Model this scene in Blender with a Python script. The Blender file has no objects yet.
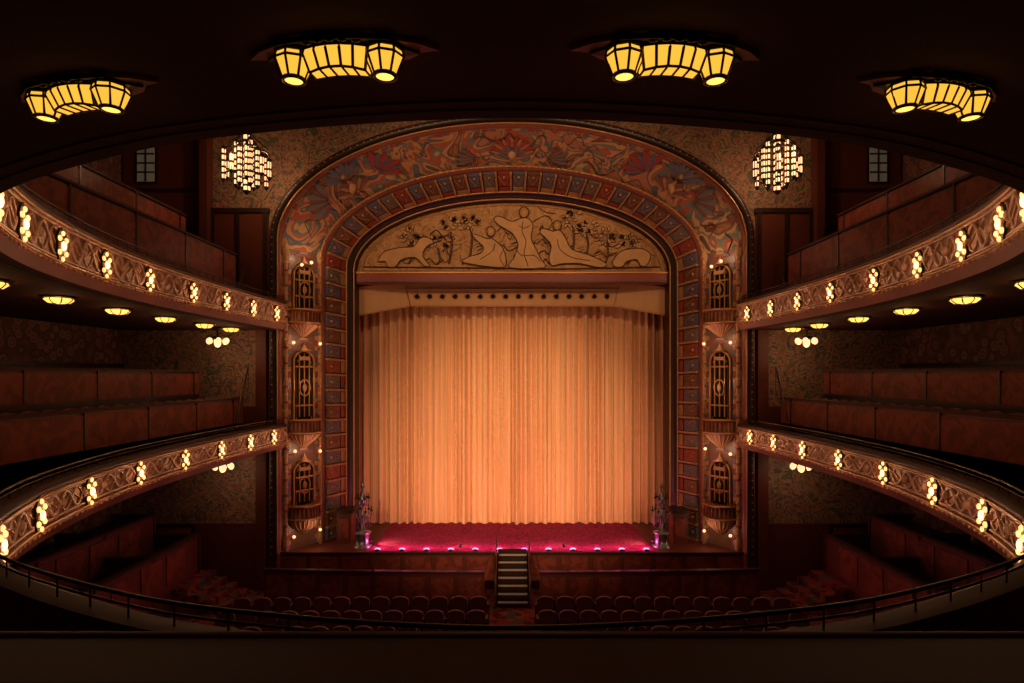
import bpy, math, random
from mathutils import Vector, Matrix
random.seed(7)
H = 8.2            # eye level above the stalls floor; z below is written relative to eye level
FLOOR = -8.2

# ------------------------------------------------------------------ materials
def ramp_set(r, stops, interp='LINEAR'):
    r.color_ramp.interpolation = interp
    el = r.color_ramp.elements
    while len(el) > 1: el.remove(el[-1])
    el[0].position = stops[0][0]; el[0].color = (*stops[0][1], 1)
    for p, c in stops[1:]:
        e = el.new(p); e.color = (*c, 1)

def mat(name, stops, rough=.6, metal=0., tex='noise', scale=3., bump=0., detail=4, dist=0., emit=0., vec=(1,1,1), interp='LINEAR', coord='Object', spec=.5, sheen=0.):
    m = bpy.data.materials.new(name); m.use_nodes = True
    nt = m.node_tree; N = nt.nodes; L = nt.links
    b = N['Principled BSDF']
    b.inputs['Roughness'].default_value = rough
    b.inputs['Metallic'].default_value = metal
    b.inputs['Specular IOR Level'].default_value = spec
    if sheen: b.inputs['Sheen Weight'].default_value = sheen
    if not isinstance(stops, list): stops = [(0., stops), (1., tuple(x*.72 for x in stops))]
    tc = N.new('ShaderNodeTexCoord'); mp = N.new('ShaderNodeMapping')
    mp.inputs['Scale'].default_value = vec
    L.new(tc.outputs[coord], mp.inputs['Vector'])
    if tex == 'noise':
        t = N.new('ShaderNodeTexNoise'); t.inputs['Scale'].default_value = scale
        t.inputs['Detail'].default_value = detail; t.inputs['Distortion'].default_value = dist
        out = t.outputs['Fac']
    elif tex == 'voronoi':
        t = N.new('ShaderNodeTexVoronoi'); t.inputs['Scale'].default_value = scale
        out = t.outputs['Distance']
    elif tex == 'cells':
        t = N.new('ShaderNodeTexVoronoi'); t.inputs['Scale'].default_value = scale
        s = N.new('ShaderNodeSeparateColor'); L.new(t.outputs['Color'], s.inputs[0]); out = s.outputs[0]
    else:
        t = N.new('ShaderNodeTexWave'); t.inputs['Scale'].default_value = scale
        t.inputs['Distortion'].default_value = dist; t.inputs['Detail'].default_value = detail
        if tex == 'rings': t.wave_type = 'RINGS'
        out = t.outputs['Fac']
    L.new(mp.outputs[0], t.inputs['Vector'])
    r = N.new('ShaderNodeValToRGB'); ramp_set(r, stops, interp)
    L.new(out, r.inputs[0]); L.new(r.outputs[0], b.inputs['Base Color'])
    if emit:
        L.new(r.outputs[0], b.inputs['Emission Color']); b.inputs['Emission Strength'].default_value = emit
    if bump:
        bp = N.new('ShaderNodeBump'); bp.inputs['Strength'].default_value = bump; bp.inputs['Distance'].default_value = .03
        L.new(out, bp.inputs['Height']); L.new(bp.outputs[0], b.inputs['Normal'])
    return m

M = {}
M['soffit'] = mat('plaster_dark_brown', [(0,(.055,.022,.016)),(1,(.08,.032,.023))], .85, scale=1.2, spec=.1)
M['ceiling'] = mat('ceiling_plaster', (.12,.07,.04), .8)
M['wood'] = mat('mahogany', [(0,(.085,.021,.013)),(.5,(.135,.033,.019)),(1,(.10,.025,.015))], .45, scale=1.2, vec=(1,1,8), detail=6, spec=.3)
M['woodred'] = mat('mahogany_red_panel', [(0,(.17,.034,.022)),(.45,(.25,.054,.03)),(.55,(.15,.03,.018)),(1,(.21,.045,.026))], .5, scale=2.5, vec=(1,1,1), detail=6, dist=1., spec=.25)
M['wooddark'] = mat('ebonised_wood', (.03,.012,.008), .4)
M['brocade'] = mat('wall_brocade', [(0,(.44,.22,.13)),(.22,(.14,.05,.03)),(.36,(.34,.15,.09)),(.5,(.09,.035,.025)),(1,(.28,.10,.06))], .7, tex='voronoi', scale=2.6, bump=.3)
M['brocade2'] = mat('wall_tapestry', [(0,(.34,.23,.12)),(.40,(.08,.08,.05)),(.43,(.38,.23,.12)),(.475,(.36,.20,.11)),(.485,(.10,.04,.03)),(.50,(.38,.11,.075)),(.53,(.40,.14,.09)),(.54,(.07,.07,.055)),(.58,(.09,.085,.06)),(.60,(.34,.19,.10)),(1,(.32,.13,.08))], .7, tex='noise', scale=2.0, dist=1.8, detail=3)
M['gold'] = mat('old_gold', [(0,(.68,.38,.15)),(1,(.46,.23,.085))], .4, .4, scale=6)
M['goldmatte'] = mat('gilded_plaster', [(0,(.62,.36,.17)),(.6,(.45,.24,.115)),(1,(.28,.135,.07))], .55, .1, scale=5)
M['rust'] = mat('rust_plaster', [(0,(.37,.11,.07)),(.5,(.26,.07,.045)),(1,(.40,.16,.09))], .5, scale=4)
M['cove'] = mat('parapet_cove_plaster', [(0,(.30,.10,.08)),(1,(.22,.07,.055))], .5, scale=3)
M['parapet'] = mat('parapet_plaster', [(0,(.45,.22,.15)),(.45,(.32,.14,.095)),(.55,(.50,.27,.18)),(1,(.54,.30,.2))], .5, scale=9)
M['cream'] = mat('cream_relief', [(0,(.68,.43,.30)),(1,(.52,.30,.2))], .45, scale=8)
M['bronze'] = mat('dark_bronze', (.035,.018,.01), .4, .5)
M['silver'] = mat('silvered_metal', (.3,.3,.34), .3, .8)
M['mural'] = mat('mural_paint', [(0,(.08,.04,.035)),(.3,(.44,.18,.08)),(.37,(.08,.045,.04)),(.385,(.52,.30,.12)),(.43,(.56,.34,.15)),(.44,(.13,.17,.15)),(.465,(.18,.21,.17)),(.475,(.44,.11,.06)),(.505,(.40,.09,.05)),(.515,(.56,.32,.14)),(.555,(.50,.25,.10)),(.565,(.09,.11,.14)),(.60,(.15,.17,.19)),(.61,(.46,.19,.09)),(1,(.32,.09,.055))], .6, scale=.6, dist=1.3, detail=2.5)
D=(.16,.065,.025); a_=(.34,.155,.05); b_=(.50,.25,.085); c_=(.60,.33,.12)
M['lunette'] = mat('lunette_gold_leaf', [(0,a_),(.36,b_),(.368,D),(.380,b_),(.455,c_),(.462,D),(.473,c_),(.545,c_),(.552,D),(.562,b_),(.63,b_),(.64,D),(.65,a_),(1,a_)], .55, .05, scale=1.1, detail=2.5, dist=2., bump=.5)
M['relief'] = mat('lunette_relief_gold', [(0,(.74,.44,.18)),(.45,(.62,.34,.13)),(1,(.42,.21,.08))], .5, .05, scale=2.2, detail=6)
M['line'] = mat('painted_line_umber', (.14,.055,.024), .6)
M['t1'] = mat('tile_slate', [(0,(.085,.10,.15)),(1,(.15,.15,.21))], .4, scale=4)
M['t2'] = mat('tile_ochre', [(0,(.50,.27,.10)),(1,(.34,.17,.07))], .4, scale=4)
M['t3'] = mat('tile_oxblood', [(0,(.36,.06,.042)),(1,(.24,.04,.03))], .4, scale=4)
M['t4'] = mat('tile_umber', [(0,(.14,.06,.04)),(1,(.22,.10,.06))], .4, scale=4)
M['t5'] = mat('tile_grey', [(0,(.20,.18,.16)),(1,(.12,.11,.11))], .4, scale=4)
M['curtain'] = mat('house_curtain_gold_fabric', [(.3,(.69,.40,.19)),(.7,(.84,.53,.28))], .85, scale=1.0, vec=(9,3,.25), sheen=.15, spec=.1)  # vertical colour streaks add painted fold shade to the fabric's own tone
M['pelmet'] = mat('pelmet_gold_fabric', [(0,(.58,.34,.16)),(1,(.68,.42,.21))], .75, scale=2, vec=(3,1,.6), spec=.15)
M['black'] = mat('black_opening', (.006,.004,.003), .9)
M['carpet'] = mat('stage_carpet_red', [(0,(.20,.012,.045)),(.4,(.38,.035,.10)),(.50,(.10,.008,.03)),(.58,(.44,.055,.14)),(.66,(.13,.008,.04)),(1,(.32,.02,.075))], .95, tex='noise', scale=3.6, detail=3, dist=2., spec=.05)
M['hcarpet'] = mat('house_carpet_patterned', [(0,(.26,.035,.04)),(.35,(.11,.02,.03)),(.6,(.28,.075,.06)),(.8,(.08,.09,.08)),(1,(.24,.13,.09))], .95, tex='cells', scale=5, interp='CONSTANT', spec=.1)
M['velvet'] = mat('seat_velvet', [(0,(.10,.015,.017)),(1,(.155,.026,.026))], .85, scale=8, sheen=.25)
M['tread'] = mat('step_tread_pale', (.55,.46,.42), .6)
M['rail'] = mat('polished_dark_rail', [(0,(.045,.016,.012)),(1,(.075,.026,.02))], .55, scale=1, vec=(.3,4,4), spec=.15)
def glow(name, c, s): return mat(name, [(0,c),(1,tuple(x*.85 for x in c))], .4, scale=7, emit=s)
M['g_yellow'] = glow('amber_glass_lit', (1.,.51,.05), 1.2)
M['g_amber'] = glow('amber_glass_soft', (1.,.56,.10), 2.0)
M['g_bulb'] = glow('warm_bulb_glass', (1.,.66,.30), 2.8)
M['g_bulb2'] = glow('warm_bulb_small', (1.,.54,.19), 1.9)
M['g_white'] = glow('opal_glass_lit', (1.,.56,.27), 1.7)
M['g_pink'] = glow('footlight_gel_pink', (1.,.22,.5), 3.)
M['g_window'] = glow('window_dim_daylight', (.5,.5,.4), .04)

# ------------------------------------------------------------------ mesh builder
class MB:
    def __init__(s): s.v=[]; s.f=[]; s.m=[]; s.s=[]; s.T=Matrix.Identity(4); s.mats=[]
    def mi(s, k):
        if k not in s.mats: s.mats.append(k)
        return s.mats.index(k)
    def add(s, vs, fs, k, sm=False):
        o=len(s.v); s.v += [tuple(s.T @ Vector(p)) for p in vs]
        i=s.mi(k)
        for f in fs: s.f.append(tuple(o+j for j in f)); s.m.append(i); s.s.append(sm)
    def box(s, c, d, k, rz=0., rx=0., ry=0.):
        R = Matrix.Rotation(rz,3,'Z') @ Matrix.Rotation(ry,3,'Y') @ Matrix.Rotation(rx,3,'X')
        vs=[]
        for x in (-.5,.5):
            for y in (-.5,.5):
                for z in (-.5,.5):
                    vs.append(tuple(Vector(c)+R@Vector((x*d[0],y*d[1],z*d[2]))))
        s.add(vs,[(0,1,3,2),(4,6,7,5),(0,4,5,1),(2,3,7,6),(0,2,6,4),(1,5,7,3)],k)
    def bx(s, x0,x1,y0,y1,z0,z1,k): s.box(((x0+x1)/2,(y0+y1)/2,(z0+z1)/2),(abs(x1-x0),abs(y1-y0),abs(z1-z0)),k)
    def loft(s, rows, k, closed=False, sm=True):
        n=len(rows[0]); vs=[p for r in rows for p in r]; fs=[]
        for a in range(len(rows)-1):
            for b in range(n if closed else n-1):
                c=(b+1)%n
                fs.append((a*n+b,a*n+c,(a+1)*n+c,(a+1)*n+b))
        s.add(vs,fs,k,sm)
    def poly(s, pts, k): s.add(pts,[tuple(range(len(pts)))],k)
    def prism(s, pts, dvec, k, ks=None):
        n=len(pts); q=[tuple(Vector(p)+Vector(dvec)) for p in pts]
        s.add(list(pts)+q,[tuple(range(n)),tuple(reversed(range(n,2*n)))],k)
        s.add(list(pts)+q,[(i,(i+1)%n,n+(i+1)%n,n+i) for i in range(n)],ks or k)
    def lathe(s, prof, c, k, seg=16, a0=0., a1=2*math.pi, sm=True):
        full=abs(a1-a0-2*math.pi)<1e-4; cnt=seg if full else seg+1
        rows=[[(c[0]+r*math.cos(a0+(a1-a0)*i/seg),c[1]+r*math.sin(a0+(a1-a0)*i/seg),c[2]+z) for i in range(cnt)] for r,z in prof]
        s.loft(rows,k,full,sm)
    def sph(s, c, r, k, seg=10, rg=6):
        if not isinstance(r,tuple): r=(r,r,r)
        rows=[[(c[0]+r[0]*max(.001,math.sin(math.pi*j/rg))*math.cos(2*math.pi*i/seg),c[1]+r[1]*max(.001,math.sin(math.pi*j/rg))*math.sin(2*math.pi*i/seg),c[2]+r[2]*math.cos(math.pi*j/rg)) for i in range(seg)] for j in range(rg+1)]
        s.loft(rows,k,True)
    def tube(s, pts, r, k, seg=6, closed=False):
        P=[Vector(p) for p in pts]; rows=[]; n=len(P)
        for i,p in enumerate(P):
            a=P[(i-1)%n] if (closed or i>0) else p; b=P[(i+1)%n] if (closed or i<n-1) else p
            t=(b-a)
            if t.length<1e-6: t=Vector((0,0,1))
            t.normalize(); up=Vector((0,0,1)) if abs(t.z)<.95 else Vector((0,1,0))
            u=t.cross(up).normalized(); w=u.cross(t)
            rows.append([tuple(p+(u*math.cos(2*math.pi*j/seg)+w*math.sin(2*math.pi*j/seg))*r) for j in range(seg)])
        if closed: rows.append(rows[0])
        s.loft(rows,k,True)
    def build(s, name, parent=None, loc=None, rz=0.):
        me=bpy.data.meshes.new(name); me.from_pydata(s.v,[],s.f)
        for k in s.mats: me.materials.append(M[k])
        me.polygons.foreach_set('material_index',s.m); me.polygons.foreach_set('use_smooth',s.s)
        me.update()
        return obj(name, me, parent, loc, rz)
def obj(name, data, parent=None, loc=None, rz=0.):
    o=bpy.data.objects.new(name,data); bpy.context.scene.collection.objects.link(o)
    if loc: o.location=loc
    o.rotation_euler[2]=rz
    if parent: o.parent=parent
    return o
def point(name, loc, W, col, parent=None, r=.03):
    l=bpy.data.lights.new(name,'POINT'); l.energy=W; l.color=col; l.shadow_soft_size=r
    return obj(name,l,parent,loc)

WARM=(1.,.53,.26)

# ------------------------------------------------------------------ horseshoe plan
ctrl=[(0,4.38),(1.87,4.66),(3.3,5.22),(5.0,6.3),(6.45,7.85),(7.35,9.5),(7.98,11.2),(8.52,13.5),(8.82,15.9),(8.93,18.5),(8.95,21),(8.9,23),(8.75,24.9)]
full=[(-x,y) for x,y in reversed(ctrl[1:])]+ctrl
def catmull(P,n=14):
    out=[]
    for i in range(len(P)-1):
        p0=Vector(P[max(i-1,0)]);p1=Vector(P[i]);p2=Vector(P[i+1]);p3=Vector(P[min(i+2,len(P)-1)])
        for j in range(n):
            t=j/n
            out.append(.5*((2*p1)+(p2-p0)*t+(2*p0-5*p1+4*p2-p3)*t*t+(3*p1-p0-3*p2+p3)*t**3))
    out.append(Vector(P[-1])); return out
raw=catmull(full)
def resample(P,step):
    L=[0]
    for a,b in zip(P,P[1:]): L.append(L[-1]+(b-a).length)
    n=round(L[-1]/step); out=[];k=0
    for i in range(n+1):
        s=L[-1]*i/n
        while k<len(L)-2 and L[k+1]<s: k+=1
        t=(s-L[k])/(L[k+1]-L[k]); out.append(P[k].lerp(P[k+1],t))
    return out,L[-1]
path,PL=resample(raw,.12)
NP=len(path)
nrm=[]
for i in range(NP):
    t=(path[min(i+1,NP-1)]-path[max(i-1,0)]).normalized(); nrm.append(Vector((-t.y,t.x)))
def off(o,z,i0=0,i1=None,st=1):
    return [(path[i].x+nrm[i].x*o,path[i].y+nrm[i].y*o,z) for i in range(i0,i1 or NP,st)]
def at(s):
    i=min(NP-1,max(0,round(s/PL*(NP-1)))); return path[i],nrm[i]

SW=15.0; BK=-4.0; YF=25.0
def balcony(name,zt,zb,sof):
    b=MB(); zf=zb+.24; h=zt-zf
    prof=[(-.18,zt),(.04,zt),(.12,zt-.04),(.13,zt-.1),(.05,zt-.14),(.02,zt-.18),(.05,zt-.5*h),(.04,zf+.1),(.02,zf+.05),(.10,zf+.03),(.12,zf-.02),(.08,zf-.08),(.0,zb+.02),(-.32,zb)]
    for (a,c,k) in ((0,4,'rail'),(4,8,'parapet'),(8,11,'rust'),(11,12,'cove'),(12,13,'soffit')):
        b.loft([off(*prof[j]) for j in range(a,c+1)],k)
    b.loft([off(-.18,zb),off(-.18,zt)],'wooddark')
    lo=zf+.07; hi=zt-.17
    zm=(hi+lo)/2; A=(hi-lo)/2-.04
    ds=PL/(NP-1)
    for ph,k,r,am in ((0,'cream',.03,.85),(math.pi,'cream',.018,.85),(math.pi*.5,'gold',.014,.4)):
        pts=[]
        for i in range(NP):
            z=zm+A*am*math.sin(i*ds*2*math.pi/1.0+ph); pts.append((path[i].x+nrm[i].x*.065,path[i].y+nrm[i].y*.065,z))
        b.tube(pts,r,k,5)
    b.tube(off(.11,zt-.155),.02,'gold',5)
    b.tube(off(.11,zf+.04),.018,'gold',5)
    b.tube(off(.07,zm+A),.022,'cream',5); b.tube(off(.07,zm-A),.022,'cream',5)
    for i in range(0,NP,2):
        p=path[i];n=nrm[i]
        b.sph((p.x+n.x*.12,p.y+n.y*.12,zf-.02),.032,'goldmatte',6,4)
        if i%8==0:
            b.sph((p.x+n.x*.075,p.y+n.y*.075,zm),(.07,.07,.09),'cream',8,5)
    for i in range(2,NP,4):
        p=path[i];n=nrm[i]
        b.box((p.x+n.x*.06,p.y+n.y*.06,hi-.03),(.05,.03,.07),'cream',rz=math.atan2(n.y,n.x)+math.pi/2)
        b.box((p.x+n.x*.06,p.y+n.y*.06,lo+.03),(.05,.03,.07),'cream',rz=math.atan2(n.y,n.x)+math.pi/2)
    b.tube(off(-.06,zt+.17),.018,'bronze',6); b.tube(off(-.06,zt+.09),.012,'bronze',5)
    for i in range(0,NP,4):
        p=path[i];n=nrm[i]; b.tube([(p.x-n.x*.06,p.y-n.y*.06,zt),(p.x-n.x*.06,p.y-n.y*.06,zt+.17)],.009,'bronze',4)
    b.build(name+'_parapet')
    s=MB()
    pl=[(p.x-n.x*.17,p.y-n.y*.17) for p,n in zip(path,nrm)]
    outer=[(SW-.02,YF-.02),(SW-.02,BK+.02),(-SW+.02,BK+.02),(-SW+.02,YF-.02)]
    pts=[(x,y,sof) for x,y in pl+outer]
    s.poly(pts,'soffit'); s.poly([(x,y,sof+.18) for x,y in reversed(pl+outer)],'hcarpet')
    s.build(name+'_slab')
balcony('upper_balcony',2.84,1.71,1.72)
balcony('lower_balcony',-1.85,-2.82,-2.80)

# ---- parapet lamp clusters
def lamp_mesh():
    b=MB()
    b.prism([(x*.22,.0,z*.33) for x,z in [(0,1),(.4,.8),(.9,.4),(.6,.0),(.9,-.4),(.4,-.8),(0,-1),(-.4,-.8),(-.9,-.4),(-.6,0),(-.9,.4),(-.4,.8)]],(0,.04,0),'bronze')
    b.sph((0,.07,0),(.052,.045,.085),'g_bulb',12,8)
    for x,z in ((-.14,.12),(.14,.12),(-.14,-.12),(.14,-.12)): b.sph((x,.06,z),(.036,.035,.05),'g_bulb2',8,6)
    for z in (.225,-.225): b.sph((0,.06,z),(.036,.03,.046),'g_bulb2',8,6)
    b.tube([(.08*math.cos(a*math.pi/8),.05,.125*math.sin(a*math.pi/8)) for a in range(16)],.013,'gold',4,True)
    for x in (-.15,.15): b.sph((x,.05,0),(.02,.02,.05),'gold',6,4)
    return b
lm=lamp_mesh().build('parapet_lamp'); lamp_data=lm.data; bpy.data.objects.remove(lm)
UV=[.8,2.75,4.8,7.0,9.3,11.5,13.6,15.4,16.8,18.4]; LV=[1.1,3.0,5.1,7.4,9.85,12.2,14.5,16.5,18.3]
for lst,zc in ((UV,2.27),(LV,-2.28)):
    for side in (0,1):
        for s0 in lst:
            s=s0 if side==0 else PL-s0
            p,n=at(s)
            a=math.atan2(n.y,n.x)-math.pi/2
            o=obj('parapet_lamp',lamp_data,None,(p.x+n.x*.075,p.y+n.y*.075,zc),a)
            point('bulb_light',(0,.42,0),6.5,WARM,o,.05)

# ---- soffit lamps of the side galleries
def soffit_small():
    b=MB()
    b.lathe([(.001,0),(.36,0),(.36,-.03),(.3,-.05),(.001,-.05)],(0,0,0),'bronze',8,sm=False)
    b.lathe([(.27,-.05),(.29,-.08),(.2,-.15),(.001,-.17)],(0,0,0),'g_amber',8,sm=False)
    for i in range(8):
        a=i*math.pi/4
        b.tube([(r*math.cos(a),r*math.sin(a),z) for r,z in ((.28,-.05),(.30,-.08),(.21,-.155),(.0,-.175))],.014,'bronze',4)
    return b
so=soffit_small().build('x'); sod=so.data; bpy.data.objects.remove(so)
for side in (0,1):
    for s0 in (1.5,3.4,5.7,8.1,10.5,12.9,15.6):
        s=s0 if side==0 else PL-s0
        p,n=at(s)
        o=obj('gallery_ceiling_lamp',sod,None,(p.x-n.x*1.25,p.y-n.y*1.25,1.715)); point('bulb_light',(0,0,-.4),6.,(1,.5,.2),o,.06)

def globe_cluster(loc):
    b=MB(); b.lathe([(.001,0),(.18,0),(.12,-.06),(.03,-.1),(.03,-.3)],(0,0,0),'bronze',10)
    b.lathe([(.04,-.2),(.2,-.24),(.22,-.27),(.04,-.3)],(0,0,0),'bronze',10)
    for i in range(6):
        a=i*math.pi/3; b.sph((.24*math.cos(a),.24*math.sin(a),-.33),.08,'g_white',8,6)
    b.sph((0,0,-.38),.10,'g_white',8,6)
    o=b.build('pendant_cluster_lamp',None,loc); o.scale=(1.3,1.3,1.5); point('bulb_light',(0,0,-.6),14,(1,.66,.4),o,.08)
for sx in (-1,1):
    globe_cluster((sx*10.6,23.4,1.715)); globe_cluster((sx*10.5,23.6,-2.82))

# ---- main soffit lanterns (art deco)
def lantern():
    b=MB()
    pts=[(-.52,.03),(-.42,.04),(-.34,.10),(-.2,.13),(0,.15),(.2,.13),(.34,.10),(.42,.04),(.52,.03),(.42,-.05),(.3,-.10),(.2,-.12),(0,-.15),(-.2,-.12),(-.3,-.10),(-.42,-.05)]
    b.prism([(x,y,0) for x,y in pts],(0,0,-.02),'rust')
    b.prism([(x*.8,y*.8,-.02) for x,y in pts],(0,0,-.015),'bronze')
    for sx in (-1,1):
        c=(sx*.245,-.03,0)
        prof=[(.088,-.035),(.096,-.07),(.058,-.155)]
        b.lathe(prof,c,'g_yellow',8,sm=False)
        b.lathe([(.03,-.015),(.092,-.035)],c,'bronze',8,sm=False)
        b.lathe([(.001,-.16),(.046,-.16)],c,'g_amber',16)
        b.lathe([(.046,-.155),(.062,-.15),(.064,-.163),(.047,-.165),(.046,-.155)],c,'bronze',16)
        for i in range(8):
            a=i*math.pi/4
            b.tube([(c[0]+(r+.003)*math.cos(a),c[1]+(r+.003)*math.sin(a),z) for r,z in prof],.007,'bronze',4)
        b.tube([(c[0]+.099*math.cos(i*math.pi/4),c[1]+.099*math.sin(i*math.pi/4),-.07) for i in range(8)],.007,'bronze',4,True)
        b.tube([(c[0]+.09*math.cos(i*math.pi/4),c[1]+.09*math.sin(i*math.pi/4),-.035) for i in range(8)],.010,'bronze',4,True)
    xs=[-.165,-.1,-.035,.035,.1,.165]
    def sec(x):
        k=1-(x/.165)**2
        return [(x,-.085-.035*k,-.035),(x*1.03,-.09-.035*k,-.06+.01*k),(x*.9,-.055-.03*k,-.135+.012*k),(x*.9,.03,-.13+.012*k),(x,.07,-.03)]
    b.loft([sec(x) for x in xs],'g_yellow',sm=False)
    for x in xs: b.tube(sec(x),.008,'bronze',4)
    for j in (0,2,3):
        b.tube([sec(x)[j] for x in xs],.008,'bronze',4)
    for x in (-.13,-.065,0,.065,.13): b.sph((x,-.12-.035*(1-(x/.165)**2),-.028),(.034,.014,.016),'bronze',6,4)
    b.tube([(x,-.115-.04*(1-(x/.34)**2),-.025) for x in [i*.05-.3 for i in range(13)]],.012,'bronze',5)
    return b
ln=lantern().build('x'); lnd=ln.data; bpy.data.objects.remove(ln)
for x,y in ((-.898,3.42),(.822,3.42),(-2.56,3.88),(2.51,3.87)):
    rz = -.10 if x<0 else .10
    if abs(x)>2: rz = -.27 if x<0 else .27
    o=obj('ceiling_lantern',lnd,None,(x,y,1.717),rz); o.scale=(1.0,1.07,1.08)
    point('bulb_light',(0,-.05,-.45),.55,(1,.5,.16),o,.05)

# ------------------------------------------------------------------ room shell
def arch(hw,zs,zt,y,zb=FLOOR,nl=22,na=56):
    pts=[(-hw,y,zb+(zs-zb)*i/nl) for i in range(nl)]
    for i in range(na+1):
        a=math.pi-math.pi*i/na; pts.append((hw*math.cos(a),y,zs+(zt-zs)*math.sin(a)))
    pts+=[(hw,y,zs-(zs-zb)*(i+1)/nl) for i in range(nl)]
    return pts
TOP=12.0
b=MB(); b.bx(-SW-.3,SW+.3,BK-.3,33,FLOOR-.3,FLOOR,'hcarpet'); b.build('floor')
b=MB(); b.bx(-SW-.3,SW+.3,BK-.3,YF,TOP,TOP+.3,'ceiling'); 
b.lathe([(5.5,-.02),(5.2,-.2),(4.8,-.05)],(0,14,TOP),'gold',40)
b.build('ceiling')
b=MB(); b.bx(-SW-.3,SW+.3,BK-.3,BK,FLOOR,TOP,'brocade'); b.build('wall_back')
for sx,nm in ((-1,'left'),(1,'right')):
    b=MB()
    b.bx(sx*SW,sx*(SW+.3),BK,YF+.5,FLOOR,TOP,'brocade')
    for z0,z1 in ((FLOOR,-5.6),(-2.55,0.3),(1.95,5.0)):
        for k in range(9):
            y0=-3+k*3.1
            b.bx(sx*(SW-.06),sx*SW,y0,y0+2.8,z0+.2,z1,'wood')
        b.bx(sx*(SW-.1),sx*SW,BK,YF,z1,z1+.12,'wooddark')
    b.build('wall_'+nm)
b=MB()
A0=arch(9.25,5.2,9.95,YF)
b.poly([(-SW,YF,FLOOR)]+A0+[(SW,YF,FLOOR),(SW,YF,TOP),(-SW,YF,TOP)],'brocade2')
b.build('wall_stage')
b=MB()
for sx in (-1,1):
    b.bx(sx*9.35,sx*11.5,YF-.12,YF-.01,2.0,6.2,'wood')
    b.bx(sx*9.3,sx*11.6,YF-.2,YF-.01,6.2,6.38,'wooddark')
    for xx in (9.45,10.5,11.45): b.bx(sx*(xx-.07),sx*(xx+.07),YF-.2,YF-.12,2.0,6.2,'wooddark')
    b.bx(sx*9.35,sx*9.75,YF-.3,YF-.01,FLOOR,2.0,'wood')
    b.bx(sx*11.5,sx*11.8,YF-.5,YF-.01,2.,TOP,'wood')
    b.bx(sx*11.8,sx*14.9,YF-.1,YF-.01,2.0,TOP,'wood')
    for zz in (5.6,7.0,9.1): b.bx(sx*11.8,sx*14.9,YF-.16,YF-.1,zz,zz+.14,'wooddark')
    b.bx(sx*9.75,sx*14.9,YF-.1,YF-.01,FLOOR,-5.7,'wood')
    b.bx(sx*9.75,sx*14.9,YF-.1,YF-.01,-2.6,-1.2,'wood')
    # stencilled border following the arch on the tapestry wall
b.build('trim_1')
for i,sx in enumerate((-1,1)):
    b=MB(); cx=sx*14.0
    b.bx(cx-.42,cx+.42,YF-.14,YF-.1,7.3,8.9,'wooddark'); b.bx(cx-.33,cx+.33,YF-.16,YF-.14,7.4,8.8,'g_window')
    for z in (7.75,8.1,8.45): b.bx(cx-.33,cx+.33,YF-.18,YF-.16,z-.03,z+.03,'wooddark')
    b.bx(cx-.03,cx+.03,YF-.19,YF-.16,7.4,8.8,'wooddark'); b.build('window_%d'%(i+1))
    for j,(cx,z0) in enumerate(((sx*12.9,-2.6),(sx*12.9,FLOOR),(sx*12.9,1.95))):
        b=MB()
        b.bx(cx-.75,cx+.75,YF-.16,YF-.1,z0,z0+2.5,'wooddark'); b.bx(cx-.62,cx-.02,YF-.2,YF-.16,z0,z0+2.35,'woodred'); b.bx(cx+.02,cx+.62,YF-.2,YF-.16,z0,z0+2.35,'woodred')
        for q in (-.32,.32):
            b.bx(cx+q-.2,cx+q+.2,YF-.22,YF-.2,z0+.2,z0+1.0,'wood'); b.bx(cx+q-.2,cx+q+.2,YF-.22,YF-.2,z0+1.2,z0+2.15,'wood')
        b.sph((cx-.08,YF-.24,z0+1.1),.04,'gold',6,4); b.build('door_%d'%(i*3+j+1))

# ------------------------------------------------------------------ proscenium arch
def row(hw,zs,zt,y,zb=-6.8): return arch(hw,zs,zt,y,zb)
S_out=row(8.85,5.15,9.5,25.0); S_in=row(7.75,4.6,8.45,26.5)
T_out=row(7.66,4.58,8.36,26.5); T_in=row(7.1,4.5,7.82,27.8)
NA=len(S_out)
def S(t,w,lift=0.):
    f=t*(NA-1); i=min(NA-2,int(f)); u=f-i
    a=Vector(S_out[i]).lerp(Vector(S_out[i+1]),u); c=Vector(S_in[i]).lerp(Vector(S_in[i+1]),u)
    p=a.lerp(c,w)
    if lift:
        t1=(Vector(S_out[i+1])-Vector(S_out[i])).normalized(); n=(c-a).cross(t1).normalized()
        if n.y>0: n=-n
        p+=n*lift
    return tuple(p)
b=MB()
b.loft([row(9.27,5.2,9.97,24.98,FLOOR),row(9.27,5.2,9.97,24.8,FLOOR),row(9.2,5.2,9.9,24.7,FLOOR)],'rust')
b.loft([row(9.2,5.2,9.9,24.7,FLOOR),row(9.05,5.18,9.75,24.66,FLOOR),row(8.98,5.17,9.66,24.8,FLOOR)],'wooddark')
b.loft([row(8.98,5.17,9.66,24.8,FLOOR),row(8.9,5.16,9.55,24.78,FLOOR),row(8.85,5.15,9.5,25.0,FLOOR)],'rust')
b.loft([S_out,S_in],'mural')
b.loft([S_in,row(7.78,4.6,8.48,26.3),row(7.7,4.6,8.4,26.3),T_out],'rust')
b.loft([T_out,T_in],'t4')
b.loft([T_in,row(7.12,4.5,7.84,27.65),row(7.0,4.5,7.74,27.6)],'rust')
b.loft([row(7.0,4.5,7.74,27.6),row(6.86,4.5,7.62,27.65),row(6.74,4.48,7.5,27.95),row(6.7,4.48,7.46,28.5)],'wooddark')
for hw,zs,zt,y,r in ((8.93,5.16,9.6,24.74,.03),(7.74,4.6,8.44,26.28,.04),(7.03,4.5,7.77,27.58,.035),(6.78,4.48,7.54,27.85,.04)):
    b.tube(row(hw,zs,zt,y),r,'gold',6)
pts,l=resample([Vector(p) for p in row(9.12,5.19,9.82,24.66)],.28)
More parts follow.
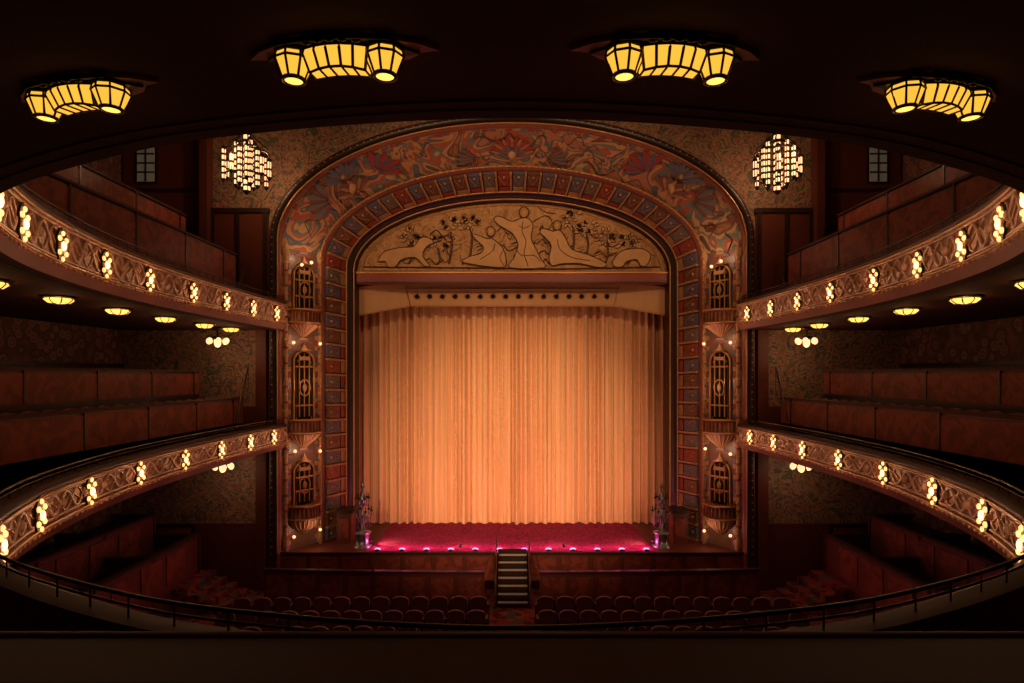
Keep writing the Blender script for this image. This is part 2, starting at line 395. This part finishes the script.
for p in pts: b.sph(tuple(p),.03,'goldmatte',6,4)
pts,l=resample([Vector(p) for p in row(7.74,4.6,8.44,26.24)],.24)
for p in pts: b.sph(tuple(p),.05,'goldmatte',6,4)
mos=['t1','t2','t3','goldmatte','t5','t3']
Sl=[0]
for a,c in zip(S_out,S_out[1:]): Sl.append(Sl[-1]+(Vector(c)-Vector(a)).length)
def ss2t(s):
    k=0
    while k<len(Sl)-2 and Sl[k+1]<s: k+=1
    return (k+(s-Sl[k])/(Sl[k+1]-Sl[k]))/(NA-1)
n=int(Sl[-1]/.3)
for q in range(n):
    for w0,w1,ph in ((.01,.06,0),(.93,.99,3)):
        ta=ss2t((q+.08)*Sl[-1]/n); tb_=ss2t((q+.92)*Sl[-1]/n)
        b.poly([S(ta,w0,.02),S(tb_,w0,.02),S(tb_,w1,.02),S(ta,w1,.02)],mos[(q+ph)%6])
def lerpt(Aa,Bb,t,w):
    f=t*(NA-1); i=min(NA-2,int(f)); u=f-i
    a=Vector(Aa[i]).lerp(Vector(Aa[i+1]),u); c=Vector(Bb[i]).lerp(Vector(Bb[i+1]),u); return a.lerp(c,w)
Tl=[0]
for a,c in zip(T_out,T_out[1:]): Tl.append(Tl[-1]+(Vector(c)-Vector(a)).length)
def s2t(s):
    k=0
    while k<len(Tl)-2 and Tl[k+1]<s: k+=1
    return (k+(s-Tl[k])/(Tl[k+1]-Tl[k]))/(NA-1)
n=int(Tl[-1]/.62); seq=['t1','t4','t1','t5','t3','t1','t4']
for q in range(n):
    s0=(q+.08)*Tl[-1]/n; s1=(q+.82)*Tl[-1]/n; s2=(q+.98)*Tl[-1]/n
    for sa,sb,w0,w1,kk in ((s0,s1,.06,.62,seq[q%7]),(s0,s1,.68,.92,'t2' if q%2 else 't3'),(s1+.02,s2,.06,.92,'goldmatte')):
        cs=[lerpt(T_out,T_in,s2t(sa),w0),lerpt(T_out,T_in,s2t(sb),w0),lerpt(T_out,T_in,s2t(sb),w1),lerpt(T_out,T_in,s2t(sa),w1)]
        nn=(cs[1]-cs[0]).cross(cs[3]-cs[0]).normalized()
        if nn.y>0: nn=-nn
        lift=.10 if kk!='goldmatte' else .15
        b.prism([tuple(c+nn*lift) for c in cs],tuple(-nn*(lift-.005)),kk)
    m0=lerpt(T_out,T_in,s2t(s0),.15)+nn*.11; m1=lerpt(T_out,T_in,s2t((s0+s1)/2),.55)+nn*.11; m2=lerpt(T_out,T_in,s2t(s1),.15)+nn*.11
    b.tube([tuple(m0),tuple(m1),tuple(m2)],.018,'gold',4)
    m3=lerpt(T_out,T_in,s2t((s0+s1)/2),.22)+nn*.11
    b.sph(tuple(m3),.06,'goldmatte',6,4)
pros=b.build('proscenium_arch')

# murals / crest on splay
b=MB()
for k in range(60):
    t=random.uniform(.24,.76); w=random.uniform(.15,.85); L=random.uniform(.01,.035); am=random.uniform(.05,.2); ph=random.random()*6
    pts=[S(t+L*j/14,min(.9,max(.1,w+am*math.sin(ph+j*.45))),.02) for j in range(15)]
    b.tube(pts,random.choice([.012,.018,.03]),random.choice(['line','line','t3','t5','t2','t1']),4)
def fan(t,w,R,n,a0,a1,k1,k2,asp=1.):
    c=Vector(S(t,w,.05)); tu=(Vector(S(t+.004,w))-Vector(S(t-.004,w))).normalized(); wv=(Vector(S(t,0))-Vector(S(t,1))).normalized()
    for i in range(n):
        a=a0+(a1-a0)*(i+.5)/n; d=tu*math.sin(a)+wv*math.cos(a)*asp; pe=tu*math.cos(a)-wv*math.sin(a); h=R*math.tan(abs(a1-a0)/n/2)*.85
        nn=d.cross(pe).normalized()
        if nn.y>0: nn=-nn
        rr=R*(1 if i%2 else .86)
        P=[c+d*rr*.15,c+d*rr*.75+pe*h,c+d*rr+nn*.02,c+d*rr*.75-pe*h]
        b.prism([tuple(p+nn*(.06 if i%2 else .03)) for p in P],tuple(-nn*.05),k1 if i%2 else k2)
fan(.5,.62,1.0,13,-1.5,1.5,'t3','t2',.9)
fan(.5,.66,.62,9,-1.6,1.6,'t1','t5',.9)
b.sph(S(.5,.6,.08),(.18,.12,.24),'goldmatte',10,8)
b.sph(S(.5,.38,.1),(.10,.08,.12),'rust',8,6)
for sx in (-1,1):
    fan(.5+sx*.03,.72,.95,9,min(sx*.5,sx*2.0),max(sx*.5,sx*2.0),'t5','t3',.8)
    for (dt,w,R,n_,a0,a1,k1,k2) in ((.155,.35,1.0,9,-1.2,1.2,'t1','t5'),(.155,.7,.9,9,-1.4,1.4,'t4','t2'),(.185,.5,1.1,8,-2.2,.2,'t5','t4'),(.125,.45,1.1,8,-.2,2.2,'t3','t1')):
        if sx>0: a0,a1=-a1,-a0
        fan(.5+sx*dt,w,R,n_,a0,a1,k1,k2,.9)
    b.sph(S(.5+sx*.155,.5,.1),(.16,.1,.3),'goldmatte',8,6); b.sph(S(.5+sx*.155,.2,.12),(.10,.08,.12),'t2',8,6)
b.build('mural_relief',pros)

# ---- opera boxes / organ towers on splay
def tower(sx):
    root=bpy.data.objects.new('organ_tower',None); bpy.context.scene.collection.objects.link(root)
    nx,ny=-sx*.806,-.59
    ang=math.atan2(ny,nx)+math.pi/2
    cx,cy=sx*8.3,25.75
    b=MB(); b.T=Matrix.Translation((cx,cy,0)) @ Matrix.Rotation(ang,4,'Z')
    for px in (-.78,.78):
        b.lathe([(.09,-6.8),(.14,-6.7),(.14,-6.4),(.08,-6.3),(.08,4.5),(.15,4.65),(.15,4.8),(.05,5.0),(.0,5.2)],(px,-.03,0),'goldmatte',10)
        z=-6.2
        while z<4.5:
            b.lathe([(.08,z),(.115,z+.05),(.08,z+.1)],(px,-.03,0),'t3' if int(z*10)%2 else 'gold',8); z+=.3
    b.box((0,0,-1),(1.5,.06,11.8),'t4')
    z=-6.7; k=0
    while z<4.8:
        for px in (-.62,.62):
            b.box((px,-.04,z),(.13,.03,.17),mos[k%6]); 
        k+=1; z+=.21
    for zt,zb_,nt in ((2.55,1.75,4.35),(-1.75,-2.65,.95),(-5.1,-6.05,-3.4)):
        hw=.44; pts=[(-hw,-.04,zt)]+[(-hw*math.cos(a*math.pi/12),-.04,nt-.45+.45*math.sin(a*math.pi/12)) for a in range(13)]+[(hw,-.04,zt)]
        b.prism(pts,(0,-.03,0),'black')
        b.tube([(p[0]*1.06,-.1,p[2]) for p in pts],.045,'gold',6)
        b.tube([(p[0]*.8,-.1,zt+(p[2]-zt)*.92) for p in pts],.02,'goldmatte',5)
        for i in range(-3,4):
            x=i*.115; zz=nt-.5+.42*math.sqrt(max(0,1-(x/.46)**2))
            b.tube([(x,-.12,zt+.1),(x,-.12,zz)],.022 if i%2 else .03,'bronze' if i%2 else 'gold',6)
        for z in (zt+.55,nt-.62): b.box((0,-.12,z),(.8,.05,.06),'gold')
        # ornament medallion set in the grille
        zc=(zt+nt-.2)/2; b.tube([(.24*math.cos(a*math.pi/8),-.15,zc+.32*math.sin(a*math.pi/8)) for a in range(16)],.03,'gold',5,True); b.sph((0,-.15,zc),(.11,.05,.16),'goldmatte',8,6)
        b.box((0,-.14,nt-.3),(.5,.05,.14),'goldmatte')
        for q,(dz,kk) in enumerate(((.42,'t3'),(.52,'t1'),(.62,'t2'))):
            b.box((0,-.05-.01*q,nt+dz*.6+.1),(.8-.22*q,.04,.08),kk)
        b.lathe([(.001,nt+.35),(.06,nt+.2),(.12,nt+.08),(.3,nt),(.001,nt-.02)],(0,-.1,0),'goldmatte',10)
        prof=[(.66,zt+.05),(.7,zt),(.66,zt-.06),(.58,zt-.1),(.6,zt-.45),(.68,zt-.5),(.64,zt-.58),(.5,zb_+.12),(.3,zb_-.05),(.12,zb_-.2),(.001,zb_-.28)]
        b.lathe(prof,(0,-.0,0),'rust',18,math.pi,2*math.pi)
        b.lathe([(.001,zt-.05),(.66,zt+.05)],(0,0,0),'rust',18,math.pi,2*math.pi)
        for i in range(13):
            a=math.pi+math.pi*i/12
            b.tube([(r*1.03*math.cos(a),r*1.03*math.sin(a),z) for r,z in prof[3:5]],.03,'goldmatte',5)
            b.tube([(r*1.02*math.cos(a),r*1.02*math.sin(a),z) for r,z in prof[6:]],.022,'goldmatte',5)
        for r,z in ((.71,zt),(.7,zt-.5)): b.tube([(r*math.cos(math.pi+math.pi*i/18),r*math.sin(math.pi+math.pi*i/18),z) for i in range(19)],.035,'gold',5)
    b.build('tower_body',root)
    b=MB(); b.T=Matrix.Translation((cx,cy,0)) @ Matrix.Rotation(ang,4,'Z')
    lp=[(-.62,1.25),(.62,1.25),(-.55,-2.95),(.62,-3.05),(-.6,-6.25),(.62,-6.2),(.2,4.45),(-.25,4.3)]
    for x,z in lp:
        b.sph((x,-.3,z),.065,'g_white',8,6); b.tube([(x,-.04,z-.12),(x,-.3,z-.14),(x,-.3,z-.06)],.015,'gold',5)
    b.build('wall_globes',root)
    R=Matrix.Translation((cx,cy,0)) @ Matrix.Rotation(ang,4,'Z')
    for x,z,w in ((0,1.35,16),(0,-.4,11),(0,-3.0,16),(0,-6.1,9),(0,4.7,22)):
        point('bulb_light',tuple(R@Vector((x,-.85,z))),w,(1,.6,.34),root,.05)
    return root
tower(-1); tower(1)

# ------------------------------------------------------------------ lunette mural
LY=28.25
b=MB()
el=[(6.72*math.cos(math.pi*i/48),LY,4.46+3.04*math.sin(math.pi*i/48)) for i in range(49)]
b.prism(el,(0,.1,0),'lunette')
b.tube([(p[0]*.965,LY-.03,4.5+(p[2]-4.46)*.95) for p in el],.04,'gold',6,True)
def E(px,py,d=0): return ((px-512)/23.,LY-.02-d,(375-py)/23.)
def fig(pts,k='relief',hd=None):
    q=catmull([(p[0],p[1]) for p in pts]+[(pts[0][0],pts[0][1])],3)[:-1]
    P=[E(p.x,p.y,.09) for p in q]; b.prism(P,(0,.10,0),k,'line'); b.tube([(p[0],p[1]-.003,p[2]) for p in P],.022,'line',5,True)
    if hd:
        c=E(hd[0],hd[1],.08); b.sph(c,(hd[2]/23,.09,hd[2]*1.15/23),k,10,6); b.tube([(c[0]+hd[2]/22*math.cos(a*math.pi/8),c[1],c[2]+hd[2]*1.2/22*math.sin(a*math.pi/8)) for a in range(16)],.022,'line',4,True)
def stroke(pts,r=.018,k='line',dd=.02):
    q=catmull([(p[0],p[1]) for p in pts],5); b.tube([E(p.x,p.y,dd) for p in q],r,k,5)
def leaf(cx,cy,a,L,wd,k):
    ca,sa=math.cos(a),math.sin(a)
    P=[]
    for u,v in ((0,0),(.3,1),(.65,.9),(1,0),(.65,-.9),(.3,-1)):
        P.append(E(cx+ca*u*L-sa*v*wd,cy+sa*u*L+ca*v*wd,.05))
    b.prism(P,(0,.05,0),k,'line'); b.tube(P,.012,'line',4,True)
fig([(520,219),(528,219),(533,226),(531,238),(536,250),(541,260),(544,268),(510,268),(514,258),(518,246),(514,236),(508,231),(498,225),(494,219),(500,217),(512,222)],hd=(524,213,4.5))
fig([(492,239),(500,245),(505,254),(505,267),(490,267),(474,265),(462,262),(470,257),(480,254),(484,248),(478,242),(472,235),(479,236),(486,239)],hd=(491,232,4))
fig([(553,232),(560,231),(566,240),(572,250),(590,256),(606,264),(600,268),(580,264),(562,264),(552,266),(549,258),(551,246),(546,239),(540,233),(543,229)],hd=(557,226,4))
fig([(378,262),(385,252),(402,248),(414,247),(420,239),(428,238),(434,243),(427,247),(423,256),(430,266),(424,266),(416,258),(402,260),(396,267),(388,267),(386,262)])
fig([(612,262),(620,252),(634,249),(644,250),(650,256),(646,266),(640,266),(636,260),(626,262),(622,267),(614,267)])
for p in (((523,222),(522,232),(526,242),(524,254),(528,266)),((516,250),(522,256),(534,256),(540,262)),((519,226),(524,229),(530,226)),((495,244),(492,252),(480,260)),((557,240),(560,250),(572,258),(590,261)),((504,266),(500,258),(503,251))):
    stroke(p,.016,'line',.10)
for cx,cy in ((450,226),(470,222),(586,228),(606,236),(410,236),(628,242),(438,242),(572,220)):
    for k in range(18):
        a=random.random()*6.28; rr=random.uniform(1,9)
        leaf(cx+rr*math.cos(a),cy+.7*rr*math.sin(a),a,random.uniform(4,7),random.uniform(1.2,2.2),random.choice(['relief','relief','t2','lunette']))
    stroke([(cx,cy+6),(cx+2,cy+18),(cx-1,264)],.05)
for k in range(70):
    x=random.uniform(375,635); y=random.uniform(230,265); L=random.uniform(8,26)
    stroke([(x,y),(x+L*.3,y-random.uniform(1,5)),(x+L*.6,y+random.uniform(0,3)),(x+L,y-2)],random.choice([.014,.026]),random.choice(['line','line','t2','relief']))
stroke([(533,222),(545,216),(552,222),(546,236),(552,248)],.02)
stroke([(520,206),(534,205),(545,212),(556,214)],.018); stroke([(364,267),(470,268),(560,269),(660,267)],.03)
b.build('lunette_mural')
b=MB()
b.bx(-6.72,6.72,28.05,28.6,3.95,4.47,'t3'); b.bx(-6.72,6.72,27.98,28.05,4.38,4.44,'gold'); b.bx(-6.72,6.72,28.0,28.05,3.95,4.02,'wooddark')
b.build('trim_2')

# pelmet
b=MB()
PY=28.9; q=22.5
def Q(px,py,y=PY): return ((px-512)/q,y,(375-py)/q)
b.prism([Q(405,281),Q(619,281),Q(614,306),Q(411,306)],(0,.12,0),'pelmet')
for sx in (-1,1):
    f=lambda px,py,dy=0.:(sx*(px-512)/q*1.,PY+dy,(375-py)/q)
    b.prism([f(619,281),f(674,290,-.45),f(674,318,-.45),f(614,306)],(0,.12,0),'pelmet')
    b.tube([f(614,306),f(674,318,-.45)],.035,'goldmatte',6)
    b.tube([f(619,285,-.02),f(614,306,-.02)],.025,'goldmatte',6)
b.tube([Q(411,306),Q(614,306)],.035,'goldmatte',6); b.tube([Q(405,289,PY-.02),Q(619,289,PY-.02)],.02,'goldmatte',5)
for i in range(16):
    x=(417-512)/q+i*(190/15)/q; c=(x,PY-.015,(375-296.5)/q)
    b.prism([(c[0]+.1*math.cos(a*math.pi/8),c[1],c[2]+.1*math.sin(a*math.pi/8)) for a in range(16)],(0,.01,0),'black')
    b.tube([(c[0]+.13*math.cos(a*math.pi/8),c[1],c[2]+.13*math.sin(a*math.pi/8)) for a in range(16)],.025,'gold',5,True)
b.build('stage_pelmet')

# curtain
b=MB()
NZ=10; zb,zt=-6.78,3.6
for half in (0,1):
    xs=[(-7.8+i*.022) for i in range(int(8.0/.022)+1)] if half==0 else [(.12+i*.022) for i in range(int(7.7/.022)+1)]
    rows=[]
    for j in range(NZ+1):
        z=zb+(zt-zb)*j/NZ; r=[]
        for x in xs:
            ph=1.5*math.sin(x*1.1)+1.0*math.sin(x*2.9+1)+.03*j*math.sin(x*2)
            amp=.14+.05*math.sin(x*2.3)+.035*math.sin(x*5.1)
            s_=math.sin(2*math.pi*x/.42+ph)
            y=29.8+amp*math.copysign(abs(s_)**.8,s_)+.06*math.sin(2*math.pi*x/.95+1+j*.05)+.02*math.sin(2*math.pi*x/.15+ph*2)
            if half: y-=.22*max(0,1-(x-.12)/.5)
            r.append((x,y,z))
        rows.append(r)
    b.loft(rows,'curtain')
b.build('stage_curtain')

# stage
b=MB()
b.bx(-9.,9.,24.95,32,FLOOR,-6.8,'wood')
b.bx(-9.2,9.2,31.9,32.2,FLOOR,9,'black')
for sx in (-1,1): b.bx(sx*8.9,sx*9.3,27.5,32,FLOOR,9.5,'black')
b.bx(-9,9,28.6,32,9.,9.3,'black')
for i in range(-7,8):
    if i==0: continue
    b.bx(i*1.2-.5,i*1.2+.5,24.9,24.95,-7.9,-6.98,'woodred')
b.tube([(-9,24.93,-6.83),(9,24.93,-6.83)],.05,'rail',6)
b.build('stage')
b=MB()
b.prism([(-5.5,29.75,-6.785),(-5.5,25.05,-6.785),(-3,25.0,-6.785),(3,25.0,-6.785),(5.5,25.05,-6.785),(5.5,29.75,-6.785)],(0,0,-.012),'carpet'); b.build('stage_carpet')
b=MB()
for i in range(12):
    x=-5.2+i*.945
    b.lathe([(.10,0),(.1,.02),(.07,.06),(.001,.07)],(x,25.1,-6.785),'bronze',10,math.pi,2*math.pi); b.sph((x,25.18,-6.74),(.12,.06,.045),'g_pink',8,6)
fl=b.build('footlights')
for i in range(12): point('footlight_bulb',(-5.2+i*.945,25.5,-6.5),17,(1,.09,.36),fl,.03)

# pit rail
b=MB()
def pit(x): return 23.3+.35*(x/9.)**2
for a in range(-9,9):
    if a in (-1,0): continue
    x0,x1=a,a+1; y0,y1=pit(x0),pit(x1)
    rz=math.atan2(y1-y0,1)
    b.box(((x0+x1)/2,(y0+y1)/2,-7.65),(1.02,.1,1.1),'wood',rz); b.box(((x0+x1)/2,(y0+y1)/2-.06,-7.62),(.8,.03,.75),'woodred',rz)
    b.box(((x0+x1)/2,(y0+y1)/2,-7.07),(1.06,.22,.07),'rail',rz)
b.build('orchestra_pit_rail')
b=MB(); ns=7
for i in range(ns):
    z=FLOOR+(1.4)*(i+1)/ns; y=22.85+i*.29
    b.bx(-.5,.55,y,y+.12,z-.04,z,'tread'); b.bx(-.5,.55,y+.12,y+.32,z-.05,z-.01,'wooddark'); b.bx(-.5,.55,y+.27,y+.3,z-.0,z+1.4/ns-.05,'wooddark')
    b.bx(-.5,.55,y+.03,y+.28,FLOOR,z-.06,'wooddark')
for sx in (-.6,.65):
    b.prism([(sx-.04,22.8,FLOOR),(sx-.04,24.9,FLOOR),(sx-.04,24.9,-6.75),(sx-.04,24.7,-6.75),(sx-.04,22.8,-8.0)],(.08,0,0),'wood')
    b.tube([(sx,22.85,-7.95),(sx,22.85,-7.3),(sx,24.7,-6.2),(sx,24.7,-6.8)],.025,'bronze',6)
b.build('stage_steps')

# torcheres
def torch():
    b=MB()
    b.lathe([(.36,0),(.36,.06),(.28,.1),(.26,.5),(.32,.55),(.32,.6),(.12,.68),(.07,.8),(.06,1.2),(.14,1.28),(.05,1.36),(.05,1.75),(.12,1.82),(.16,1.9),(.1,1.98),(.04,2.05),(.04,2.3),(.09,2.38),(.001,2.55)],(0,0,0),'silver',14)
    for k in range(6):
        a=k*math.pi/3
        for r0,z0,z1 in ((.34,1.25,1.6),(.24,1.75,2.1)):
            b.tube([(.05*math.cos(a),.05*math.sin(a),z0),(r0*.7*math.cos(a),r0*.7*math.sin(a),z0-.12),(r0*math.cos(a),r0*math.sin(a),z0+.02),(r0*math.cos(a),r0*math.sin(a),z1-.15)],.02,'silver',5)
            b.lathe([(.001,0),(.06,.03),(.05,.08),(.02,.09),(.02,.22),(.001,.24)],(r0*math.cos(a),r0*math.sin(a),z1-.2),'bronze',8)
        b.tube([(.26*math.cos(a),.26*math.sin(a),.1),(.27*math.cos(a),.27*math.sin(a),.5)],.02,'bronze',5)
        b.tube([(.1*math.cos(a),.1*math.sin(a),.65),(.3*math.cos(a),.3*math.sin(a),.85),(.2*math.cos(a),.2*math.sin(a),1.1),(.06*math.cos(a),.06*math.sin(a),1.2)],.018,'silver',5)
    return b
tb=torch().build('x'); td=tb.data; bpy.data.objects.remove(tb)
for x in (-5.9,5.9): obj('candelabrum',td,None,(x,25.7,-6.8))
for sx in (-1,1):
    b=MB(); b.bx(sx*6.5,sx*7.1,26.3,27.0,-6.8,-5.6,'wood'); b.bx(sx*6.42,sx*7.15,26.22,27.08,-5.6,-5.45,'wooddark'); b.bx(sx*6.6,sx*7.0,26.26,26.3,-6.6,-5.8,'woodred'); b.build('stage_plinth')

# ------------------------------------------------------------------ seats
def seat(b,x,y,z,rz=0.,w=.62):
    T0=b.T; b.T=T0@Matrix.Translation((x,y,z))@Matrix.Rotation(rz,4,'Z')
    hw=w/2-.04
    pr=[(-hw,-.28,.3),(-hw,-.30,.78)]+[(-hw*math.cos(a*math.pi/6),-.31,.82+.12*math.sin(a*math.pi/6)) for a in range(7)]+[(hw,-.30,.78),(hw,-.28,.3)]
    b.prism(pr,(0,.1,0),'velvet')
    b.box((0,.0,.42),(w-.1,.46,.13),'velvet'); b.box((0,-.02,.3),(w-.14,.4,.1),'wooddark')
    for sx in (-1,1):
        b.box((sx*w/2,-.04,.3),(.05,.44,.6),'wooddark'); b.box((sx*w/2,-.02,.62),(.075,.42,.05),'rail')
    b.T=T0
for r in range(9):
    y=21.6-r*1.25; wmax=9.3 if y>14 else 8.4
    for sx in (-1,1):
        b=MB(); x=1.1
        while x<wmax-.3:
            seat(b,sx*x,y-.15*(x/9)**2,FLOOR); x+=.64
        b.build('theatre_seat_row')

# side loges of the stalls
for sx in (-1,1):
    b=MB()
    b.bx(sx*11.6,sx*14.85,8,24.4,FLOOR,-7.3,'hcarpet')
    for k,(x,zt,ye) in enumerate(((11.6,-5.95,24.2),(13.2,-5.2,23.9))):
        b.bx(sx*x,sx*(x+.12),8,ye,FLOOR,zt,'wood'); b.bx(sx*(x-.05),sx*(x+.17),8,ye,zt,zt+.08,'rail')
        y=8.3
        while y<ye-1.2:
            b.bx(sx*(x-.03),sx*x,y,y+1.2,zt-1.15,zt-.15,'woodred'); y+=1.5
        for yy in (12,15,18,21,24.):
            b.bx(sx*x,sx*(x+1.6),yy,yy+.1,FLOOR,zt-.05,'wood'); b.bx(sx*x,sx*(x+1.6),yy-.04,yy+.14,zt-.05,zt+.05,'rail')
    for i in range(4):
        b.bx(sx*(9.9+i*.4),sx*11.6,22.2-i*.0,24.4,FLOOR+i*.22,FLOOR+(i+1)*.22,'hcarpet')
    b.build('stalls_loge')
    b=MB()
    for yy in (10.5,13.5,16.5,19.5,22.5):
        for q in (-.6,.3): seat(b,sx*12.5,yy+q,-7.3,sx*math.pi/2.4)
    b.build('theatre_seat_row')

def tiers(name,base,steps):
    for sx in (-1,1):
        b=MB()
        for (x0,x1,zf,zt,zpb,ye) in steps:
            b.bx(sx*x0,sx*x1,7,ye,base,zf,'wooddark')
            b.bx(sx*x0,sx*(x0+.1),7,ye,base,zt,'wooddark')
            b.bx(sx*(x0-.06),sx*(x0+.16),7,ye,zt,zt+.07,'rail')
            y=7.1
            while y<ye-.3:
                y2=min(y+2.6,ye-.04); b.bx(sx*(x0-.03),sx*x0,y,y2,zpb,zt-.06,'woodred'); y+=2.68
                b.bx(sx*(x0-.05),sx*x0,y-.08,y,zpb,zt,'wooddark')
            b.bx(sx*(x0-.0),sx*min(14.85,x1+.2),ye-.1,ye,base,zt,'wood')
        b.build(name)
        b=MB()
        for (x0,x1,zf,zt,zpb,ye) in steps:
            y=8.
            while y<ye-.6: seat(b,sx*(x0+.62),y,zf,sx*math.pi/2); y+=.66
        b.build('theatre_seat_row')
tiers('balcony_tier',-2.6,[(9.95,11.3,-1.75,-.88,-1.75,24.0),(11.35,14.85,-.75,.1,-.68,23.6)])
tiers('gallery_tier',1.94,[(10.3,11.8,3.2,4.45,3.0,24.2),(11.85,14.85,4.5,5.75,4.35,23.6)])
for sx in (-1,1):
    b=MB()
    for z0,z1,ya,yb in ((2.9,4.2,22.6,24.4),(-1.6,.3,22.6,24.4)):
        xx=9.6
        b.tube([(sx*xx,ya,z0),(sx*(xx+.3),yb,z1)],.03,'bronze',6)
        for i in range(6):
            t=i/5; b.tube([(sx*(xx+.3*t),ya+(yb-ya)*t,z0+(z1-z0)*t),(sx*(xx+.3*t),ya+(yb-ya)*t,z0-.9+(z1-z0)*t)],.012,'bronze',4)
    b.build('stair_railing')

# foreground: raised row platform and broad wooden ledge
b=MB()
b.bx(-SW+.12,SW-.12,BK+.05,2.4,-2.6,-1.75,'hcarpet')
b.build('viewing_platform')
b=MB()
b.bx(-9,9,2.12,2.5,-1.06,-1.0,'rail'); b.bx(-9,9,2.25,2.37,-1.75,-1.06,'wood'); b.tube([(-9,2.5,-1.02),(9,2.5,-1.02)],.035,'wood',8); b.tube([(-9,2.12,-1.03),(9,2.12,-1.03)],.03,'rail',8)
b.build('front_ledge')
b=MB()
for i in range(-6,7):
    seat(b,i*.64,3.35,-2.6)
b.build('theatre_seat_row')

# ------------------------------------------------------------------ chandeliers
def chand():
    b=MB()
    def tubel(x,y,z0,z1,r):
        n=max(2,int((z1-z0)/.2)); h=(z1-z0)/n
        for k in range(n):
            za=z0+k*h; b.lathe([(r*.5,za+.02),(r,za+.05),(r*1.05,za+h*.5),(r,za+h-.05),(r*.5,za+h-.02)],(x,y,0),'g_white',8)
            b.lathe([(r*.6,za+h-.045),(r*1.2,za+h-.025),(r*1.2,za+h+.025),(r*.6,za+h+.045)],(x,y,0),'bronze',8)
        for k in range(5):
            a=k*2*math.pi/5+.3; b.tube([(x+r*1.08*math.cos(a),y+r*1.08*math.sin(a),z0),(x+r*1.08*math.cos(a),y+r*1.08*math.sin(a),z1)],.014,'bronze',4)
        b.lathe([(.001,z1+.12),(r*.5,z1+.07),(r*1.1,z1),(r,z1-.05)],(x,y,0),'bronze',8)
        b.lathe([(.001,z0-.12),(r*.5,z0-.07),(r*1.1,z0),(r,z0+.04)],(x,y,0),'bronze',8)
    tubel(0,0,-1.0,.95,.12)
    for i in range(6):
        a=i*math.pi/3+.2; tubel(.34*math.cos(a),.34*math.sin(a),-.80,.46+.24*(i%2),.075)
    for i in range(9):
        a=(i+.3)*2*math.pi/9; tubel(.72*math.cos(a),.72*math.sin(a),-.50-.2*(i%2),.10+.26*(i%2),.07)
    for r,z in ((.34,.6),(.34,-.2),(.72,.30),(.72,-.5)):
        b.tube([(r*math.cos(i*math.pi/12),r*math.sin(i*math.pi/12),z) for i in range(24)],.03,'bronze',5,True)
    for i in range(6):
        a=i*math.pi/3; b.tube([(0,0,1.1),(.34*math.cos(a),.34*math.sin(a),.75),(.72*math.cos(a),.72*math.sin(a),.42)],.022,'bronze',5)
    b.tube([(0,0,.95),(0,0,4.78)],.025,'bronze',6)
    b.lathe([(.16,4.6),(.18,4.7),(.05,4.5)],(0,0,0),'bronze',10)
    return b
cb=chand().build('x'); cd=cb.data; bpy.data.objects.remove(cb)
for sx in (-1,1):
    o=obj('chandelier',cd,None,(sx*8.98,22.0,7.2))
    point('bulb_light',(0,-1.1,0),45,(1,.58,.3),o,.1); point('bulb_light',(0,1.1,0),75,(1,.58,.3),o,.1)
b=MB(); b.lathe([(.001,-1.3),(.8,-1.15),(1.5,-.8),(1.8,-.4),(1.8,0)],(0,0,0),'g_amber',20,sm=False)
for i in range(20):
    a=i*math.pi/10; b.tube([(r*math.cos(a),r*math.sin(a),z) for r,z in ((.8,-1.16),(1.52,-.8),(1.82,-.4),(1.82,0))],.03,'bronze',4)
o=b.build('dome_chandelier',None,(0,14,TOP)); point('bulb_light',(0,0,-1.8),110,(1,.54,.30),o,.4)

# ------------------------------------------------------------------ stage lighting
def spot(loc,tgt,W,ang,col,blend=1.,r=.08,name='unseen_stage_spot',sc=1.):
    h=MB(); h.lathe([(.001,.12),(.09,.12),(.11,.0),(.11,-.14),(.1,-.14),(.1,-.1)],(0,0,0),'bronze',12); h.tube([(0,0,.1),(0,.0,.22)],.02,'bronze',5)
    ho=h.build(name,None,loc); ho.scale=(sc,sc,sc)
    d=Vector(tgt)-Vector(loc); ho.rotation_euler=d.to_track_quat('-Z','Y').to_euler()
    l=bpy.data.lights.new('beam','SPOT'); l.energy=W; l.color=col; l.spot_size=math.radians(ang); l.spot_blend=blend; l.shadow_soft_size=r
    obj('beam',l,ho,(0,0,-.16)); return ho
CW=(1.,.575,.33)
spot((-5.3,6.9,2.25),(-.5,29.8,-3.9),9500,38,CW)  # unseen front spots, added to light the curtain
spot((5.3,6.9,2.25),(.5,29.8,-3.9),6500,38,CW)
for x,w_,tx,s_,yy in ((-5.65,290,.2,1,25.75),(5.65,190,-.2,1,25.75),(-2.0,200,-1.,.45,25.12),(2.0,200,1.,.45,25.12)):
    spot((x,yy,-6.6),(tx,29.8,-3.8),w_,135,(1.,.575,.33),name='added_curtain_spot',sc=s_,r=.05)  # extra floor spots added to brighten the curtain from below and the sides
spot((-4.,14,9.),(-2.,28.2,5.6),1450,60,(1.,.57,.29)); spot((4.,14,9.),(2.,28.2,5.6),1450,60,(1.,.57,.29))  # unseen pair added to brighten the arch and lunette

w=bpy.data.worlds.new('World'); bpy.context.scene.world=w; w.use_nodes=True
w.node_tree.nodes['Background'].inputs[0].default_value=(.01,.006,.004,1); w.node_tree.nodes['Background'].inputs[1].default_value=.3
bpy.context.scene.view_settings.view_transform='Standard'

for o in bpy.context.scene.objects:
    if o.parent is None: o.location.z += H

cam=bpy.data.cameras.new('camera'); co=bpy.data.objects.new('camera',cam); bpy.context.scene.collection.objects.link(co)
co.location=(0,0,H); co.rotation_euler=(math.pi/2,0,0)
cam.sensor_width=36; cam.lens=36*650/1024; cam.shift_y=33.5/1024; cam.clip_start=.05; cam.clip_end=200
bpy.context.scene.camera=co
